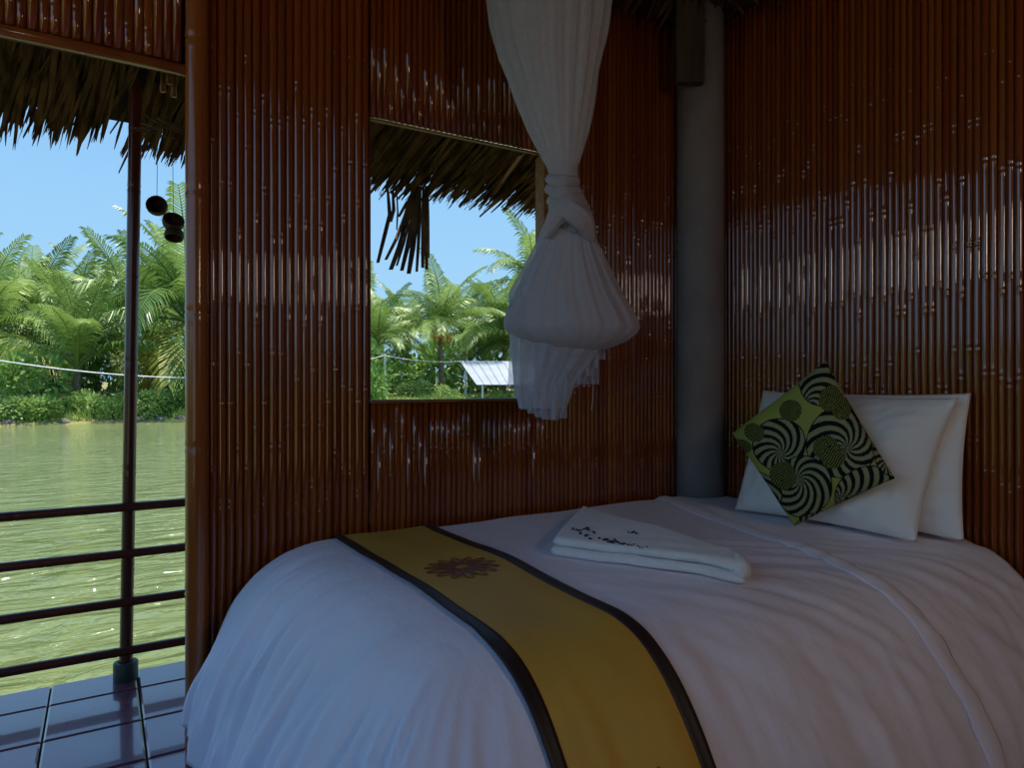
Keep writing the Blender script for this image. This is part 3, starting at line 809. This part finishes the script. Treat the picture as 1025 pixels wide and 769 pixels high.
# ------------------------------------------------------------------ the pond, the bank and the palms
mb = MB(); mb.add([(-160, -90, -.5), (160, -90, -.5), (160, 33.4, -.5), (-160, 33.4, -.5)], [(0, 1, 2, 3)])
o = mb.build('pond_water', M['water']); tag(o, 'rippled green pond water beyond the veranda', 'water', kind='stuff')
mb = MB(); mb.bbox(-120, 120, -120, -4.4, -.9, -.3)  # unseen ground, added behind the house to warm the bounced light
o = mb.build('bounce_ground', M['yard']); o['kind'] = 'structure'; o['label'] = 'unseen sandy ground added behind the bungalow for warm bounce light'
def land(y):
    if y < 33: return -.62+(y-32)*.35
    if y < 35: return -.27+(y-33)*.32
    return .37+min(1.5, (y-35)*.012)
V = []; F = []
ys = [31.5, 32, 32.4, 32.8, 33.2, 33.8, 34.5, 35.2, 37, 40, 45, 55, 80, 140]
xs = [-60+i*1.2 for i in range(140)]
for y in ys:
    for x in xs: V.append((x, y+.5*noise.noise(Vector((x*.25, 0, 1))), land(y)+(.12*noise.noise(Vector((x*.6, y*.6, 0))) if y > 32.2 else 0)))
nx_ = len(xs)
F = [(j*nx_+i, j*nx_+i+1, (j+1)*nx_+i+1, (j+1)*nx_+i) for j in range(len(ys)-1) for i in range(nx_-1)]
o = link('far_bank', mesh('far_bank', V, F, True), M['soil']); o['kind'] = 'structure'; o['label'] = 'grassy far bank of the pond'
q = random.Random(3); V = []; F = []
for i in range(15000):
    x = q.uniform(-26, 40); y = 32.75+abs(q.gauss(0, 1.6)); 
    if y > 39: continue
    z = land(y)-.05; h = q.uniform(.15, .5)*(1+.6*noise.noise(Vector((x*.5, y*.7, 2)))); a = q.uniform(0, 6.28); wd = q.uniform(.03, .07)
    n = len(V); lx, ly = q.uniform(-.2, .2), q.uniform(-.25, .1)
    V += [(x-wd*math.cos(a), y-wd*math.sin(a), z), (x+wd*math.cos(a), y+wd*math.sin(a), z), (x+lx, y+ly, z+h)]; F.append((n, n+1, n+2))
o = link('bank_grass', mesh('bank_grass', V, F), M['grass']); tag(o, 'pale green grass and weeds covering the far bank', 'grass', kind='stuff')

def frond_mesh(L, e0, droop, seed, nl=38):
    q = random.Random(seed); pts = []; p = Vector((0, 0, 0)); ns = 16; tn = []
    for i in range(ns+1):
        s = i/ns; el = e0-droop*s**1.25
        t = Vector((math.cos(el), .03*math.sin(s*3+seed), math.sin(el))); pts.append(p.copy()); tn.append(t.normalized()); p = p+t*L/ns
    b = MB(); b.tube(pts, [.05*(1-i/ns)+.008 for i in range(ns+1)], 4)
    for k in range(nl):
        s = .14+.86*(k+.5)/nl; fi = s*ns; i = min(ns-1, int(fi)); t = fi-i
        P = pts[i].lerp(pts[i+1], t); Tn = tn[i]
        upv = Vector((0, 1, 0)).cross(Tn)*-1
        if upv.z < 0: upv = -upv
        ll = L*(.10+.17*math.sin(math.pi*min(1, (s*.92+.08))**.9))
        for sd in (-1, 1):
            fwd = .35+.9*s+q.uniform(-.1, .1)
            d = (Vector((0, sd, 0))*1.0+Tn*fwd+upv*q.uniform(.05, .3)).normalized()
            mid = P+d*ll*.5+Vector((0, 0, -ll*.10)); tip = P+d*ll*.86+Vector((0, 0, -ll*q.uniform(.32, .55)))
            wv = Tn*.045*L/4.5
            n = len(b.v)
            b.v += [tuple(P-wv*.6), tuple(P+wv*.6), tuple(mid+wv), tuple(mid-wv), tuple(tip)]
            b.f += [(n, n+1, n+2, n+3), (n+3, n+2, n+4)]
    return mesh('frond', b.v, b.f)
FR = {}
ELV = [(R(82), R(45)), (R(66), R(75)), (R(50), R(95)), (R(34), R(95)), (R(14), R(80)), (R(-12), R(60))]
for k, (e0, dr) in enumerate(ELV):
    for s in range(2):
        m_ = frond_mesh(4.5, e0, dr*(1+.15*s), 50+k*2+s); m_.materials.append(M['frond_old'] if k == 5 else M['frond']); FR[k, s] = m_
coconut = MB(); coconut.lathe([(.001, -.16), (.09, -.13), (.13, -.03), (.12, .07), (.06, .13), (.001, .15)], 10)
coco_mesh = mesh('coconut', coconut.v, coconut.f, True); coco_mesh.materials.append(M['coconut'])
def palm(x, y, depth, L, nf, label, group=None, seed=0, coco=0, minel=0, wild=1.0):
    c = px(x, y, depth); gz = land(c.y); q = random.Random(seed)
    base_ = Vector((c.x, c.y, min(gz-.05, c.z-.3)))
    root = empty('coconut_palm', base_, label, 'palm tree', group)
    h = c.z-base_.z
    b = MB(); lean = q.uniform(-.05, .05)*h; ns = 8; pts = []; rr = []
    for i in range(ns*2+1):
        t = i/(ns*2); pts.append((lean*(t-1)**2*1.0, 0, h*t)); rr.append((.20-.06*t+(.05 if t < .1 else 0))*(1.07 if i % 2 else .96))
    b.tube(pts, rr, 9); b.build('trunk', M['trunk'], root, True)
    a = q.uniform(0, 6.28)
    for k in range(nf):
        lv = int(k/nf*6); lv = max(lv, 0)
        if lv > 5-minel: lv = q.randrange(0, 6-minel)
        a += 2.4
        sc_ = L/4.5*q.uniform(.95, 1.3)
        link('frond', FR[lv, q.randrange(2)], None, root, (0, 0, h), (q.uniform(-.1, .1)*wild, q.uniform(-.12, .12)*wild, a+q.uniform(-.2, .2)), (sc_, sc_, sc_))
    for k in range(coco):
        th = R(180)+k*R(17); link('coconut', coco_mesh, None, root, ((.5+.16*(k % 2))*math.cos(th), (.5+.16*(k % 2))*math.sin(th), h-.05-.24*(k % 3)), (q.uniform(-.3, .3), q.uniform(-.3, .3), 0), (1.35, 1.35, 1.35))
    return root
palm(77, 368, 32.2, 4.4, 17, 'young trunkless coconut palm left of the dark veranda post', seed=1, minel=3)
palm(188, 322, 36, 6.0, 24, 'large coconut palm with yellowing lower fronds right beside the door pole', seed=2)
palm(-14, 335, 36, 5.4, 22, 'big arching coconut palm cut off by the left edge of the photo', seed=3)
palm(128, 330, 41, 5.4, 20, 'coconut palm standing directly behind the veranda post', seed=4)
palm(36, 318, 43, 5.0, 20, 'tall coconut palm rising behind the left bank bushes', seed=5)
palm(441, 332, 45, 4.4, 18, 'coconut palm with orange coconuts in the middle of the window', seed=6, coco=9, minel=2)
palm(378, 345, 44, 3.6, 18, 'leaning coconut palm by the left edge of the window', seed=7, minel=1)
palm(505, 340, 50, 5.0, 22, 'coconut palm behind the white shelter roof', seed=8)
palm(536, 290, 56, 5.6, 22, 'tallest coconut palm in the window, half hidden by the net', seed=9)
ORD = ['leftmost', 'second', 'third', 'fourth', 'fifth', 'sixth', 'seventh', 'eighth', 'ninth', 'tenth', 'eleventh', 'twelfth', 'thirteenth', 'fourteenth', 'fifteenth', 'sixteenth', 'seventeenth', 'eighteenth', 'nineteenth', 'twentieth', 'twenty-first', 'twenty-second', 'twenty-third', 'twenty-fourth', 'twenty-fifth', 'twenty-sixth', 'twenty-seventh', 'twenty-eighth', 'twenty-ninth', 'thirtieth']
def nth(i): return ORD[i] if i == 0 else ORD[i]+' from the left'
BG = 'distant palms in the background grove'; q = random.Random(99)
BGP = [(10, 312, 52), (62, 322, 50), (98, 312, 53), (150, 305, 52), (178, 296, 56), (-40, 300, 52), (80, 338, 46), (150, 345, 44), (20, 345, 46), (215, 310, 50), (362, 330, 52), (408, 338, 58), (470, 345, 60), (485, 352, 56), (530, 345, 50), (560, 320, 60), (250, 320, 52), (300, 325, 52), (610, 320, 60), (660, 310, 62)]
BGP.sort()
BGL = ['distant coconut palm behind the bank, '+nth(i)+' in the background row' for i in range(len(BGP))]
for i, (x, y, dp) in enumerate(BGP):
    palm(x, y, dp, q.uniform(4.6, 5.6), 17, BGL[i], BG, seed=200+i, minel=1)

M['weed'] = material('weed_leaf', lin(104, 150, 62), lin(186, 206, 122), rough=.55, scale=(1.5, 1.5, 1.5), rand=.5, trans=.3)
def bush_mesh(seed, nl=650, mt='bush'):
    q = random.Random(seed); V = []; F = []
    lobes = [(Vector((q.uniform(-.5, .5), q.uniform(-.4, .4), q.uniform(.25, .6))), q.uniform(.35, .55)) for _ in range(6)]
    for i in range(nl):
        c, r_ = q.choice(lobes)
        d = Vector((q.gauss(0, 1), q.gauss(0, 1), q.gauss(.2, 1))).normalized(); p = c+d*r_*q.uniform(.75, 1.05)
        if p.z < 0: p.z = -p.z*.5
        a = (d+Vector((q.uniform(-1, 1), q.uniform(-1, 1), q.uniform(-.8, .6)))).normalized()
        b_ = a.cross(Vector((q.uniform(-1, 1), q.uniform(-1, 1), q.uniform(-1, 1)))).normalized(); s = q.uniform(.06, .12)
        n = len(V); V += [p, p+a*s+b_*s*.45, p+a*s*2, p+a*s-b_*s*.45]; F.append((n, n+1, n+2, n+3))
    m_ = mesh('bush', V, F); m_.materials.append(M[mt]); return m_
BM = [bush_mesh(400+k) for k in range(5)]; WM = [bush_mesh(500+k, 700, 'weed') for k in range(5)]
def bush(x, y, depth, w_, h_, label, group=None, k=0, light=False):
    c = px(x, y, depth); o = link('leafy_bush', (WM if light else BM)[k % 5], None, None, (c.x, c.y, land(c.y)-.1), (0, 0, k*1.7), (w_, w_, h_)); return tag(o, label, 'bush', group)
bush(28, 395, 30.2, 1.7, 2.3, 'dark rounded leafy bush on the bank at the far left', k=0)
bush(30, 415, 29.0, .9, .8, 'low green bush at the water edge below the large bush', k=1)
bush(104, 410, 30.6, 1.0, .95, 'light green weed clump on the bank left of the veranda post', k=2, light=True)
bush(152, 405, 31.7, 1.2, 1.1, 'leafy bush at the water edge right of the veranda post', k=3, light=True)
bush(374, 390, 38.5, 1.2, 2.3, 'tall leafy bush at the left edge of the window', k=4)
bush(415, 392, 43, 1.6, 1.2, 'round bush at the foot of the palm in the window', k=1, light=True)
bush(448, 392, 41.5, .9, .8, 'small bush left of the white shelter', k=2, light=True)
q = random.Random(77)
for i in range(28):
    x = -30+i*21+q.uniform(-5, 5); dp = 40+q.uniform(0, 10)
    if x > 400: dp = 49+q.uniform(0, 8)
    if i % 2 and x < 400: dp += 8
    bush(x, 392, dp, q.uniform(1.8, 2.8), q.uniform(2.2, 3.4)+(1.3 if i % 2 else 0), 'dense undergrowth bush between palm trunks, '+nth(i)+' along the far bank', 'undergrowth bushes behind the bank', k=i)
for i in range(16):
    x = -20+i*15+q.uniform(-5, 5); dp = 35.3/(.857-.515*(x-512.5)/FPX)+q.uniform(0, 1.2)
    bush(x, 400, dp, q.uniform(.7, 1.3), q.uniform(.5, .95), 'low weed clump at the pond edge, '+nth(i)+' along the water', 'weed clumps along the pond edge', k=i, light=True)
def stone_mesh(seed):
    b = MB(); q = random.Random(seed); pr = [(.001, .32), (.3, .28), (.5, .12), (.55, -.05), (.4, -.25)]; b.lathe(pr, 10)
    b.v = [tuple(Vector(p)*(1+.25*noise.noise(Vector(p)*2.2+Vector((seed, 0, 0))))) for p in b.v]; m_ = mesh('stone', b.v, b.f, True); m_.materials.append(M['stone']); return m_
SMS = [stone_mesh(k) for k in range(3)]
for i, (x, lab) in enumerate(((10, 'pale stone at the water edge at the far left'), (66, 'pale stone at the water edge between two weed clumps'), (160, 'pale stone at the water edge right of the veranda post'), (180, 'pale stone at the water edge nearest the door pole'), (140, 'pale stone at the water edge close behind the veranda post'))):
    t_ = (x-512.5)/FPX; dp = (32.75-CAM.y)/(VIEW.y+RIGHT.y*t_); c = px(x, 400, dp)
    tag(link('bank_stone', SMS[i % 3], None, None, (c.x, c.y, -.40), (0, 0, i), (.55, .4, .5)), lab, 'stone', 'stones on the pond edge')

# unseen hedge, added west of the veranda to darken low cane reflections
for i in range(9):
    o = link('leafy_bush', BM[i % 5], None, None, (-9.2+q.uniform(-.2, .2), -6.0+i*1.05, -.45), (0, 0, i*1.3), (1.5, 1.2, 2.1+q.uniform(-.15, .15)))
    tag(o, 'unseen hedge bush added in the west to block low light, '+nth(i)+' in its row', 'bush', 'added light-blocking hedge bushes')
# white shelter by the bank
sh = empty('shelter', px(482, 398, 42), 'small open shelter with white sloping sheet roof on the bank', 'shelter'); SO = sh.location.copy()
c = [px(460, 361.5, 44), px(540, 362.5, 44), px(548, 385.5, 41.5), px(477, 385.5, 41.5)]
nP = 9
for k in range(nP):
    a0, a1 = c[0].lerp(c[1], k/nP), c[0].lerp(c[1], (k+1)/nP); b0, b1 = c[3].lerp(c[2], k/nP), c[3].lerp(c[2], (k+1)/nP)
    b = MB(); m0, m1 = a0.lerp(a1, .88), b0.lerp(b1, .88); up = Vector((0, 0, .05))
    v = [a0, m0, a1, b0, m1, b1]; v = [p-SO for p in v]; v[1] += up*0; 
    top = [v[0]+up*.4, v[1]+up*.4, v[2]+up*1.2, v[3]+up*.4, v[4]+up*.4, v[5]+up*1.2]
    b.add(v+top, [(6, 9, 10, 7), (7, 10, 11, 8), (0, 1, 4, 3), (1, 2, 5, 4), (0, 6, 7, 1), (1, 7, 8, 2), (3, 4, 10, 9), (4, 5, 11, 10), (0, 3, 9, 6), (2, 8, 11, 5)])
    b.build('roof_panel', M['sheet_metal'], sh)
for (x, y0, dp) in ((466, 371, 43.3), (483, 386, 41.6), (540, 386, 41.6), (536, 366, 43.6)):
    p = px(x, y0, dp); g_ = land(p.y)
    b = MB(); b.tube([Vector((p.x, p.y, g_))-SO, p-SO], .07, 8); b.build('post', M['white_post'], sh)
# plain fence post and rope over the water
p = px(385, 395, 41); g_ = land(p.y); tp = px(385, 354, 41)
o = MB(); o.tube([(0, 0, 0), (0, 0, tp.z-g_)], .075, 8); o = o.build('fence_post', M['white_post'], None, loc=(p.x, p.y, g_)); tag(o, 'slim white post on the bank at the left of the window', 'post')
P0 = px(-60, 351, 24.0); P1 = px(384.5, 356, 41)-VIEW*.1
pts = []
for k in range(61):
    t = k/60; p = P0.lerp(P1, t); p.z -= 1.15*4*t*(1-t); pts.append(p)
mb = MB(); mb.tube(pts, .028, 5); o = mb.build('rope_line', M['rope']); tag(o, 'white rope stretched low across the pond in front of the palms', 'rope')
pts = [px(385.5+76*t, 356+6*t+2.5*4*t*(1-t), 41+2.4*t)-VIEW*.1 for t in [k/12 for k in range(13)]]
mb = MB(); mb.tube(pts, .022, 5); o = mb.build('rope_line', M['rope']); tag(o, 'short white rope from the white post to the shelter', 'rope')
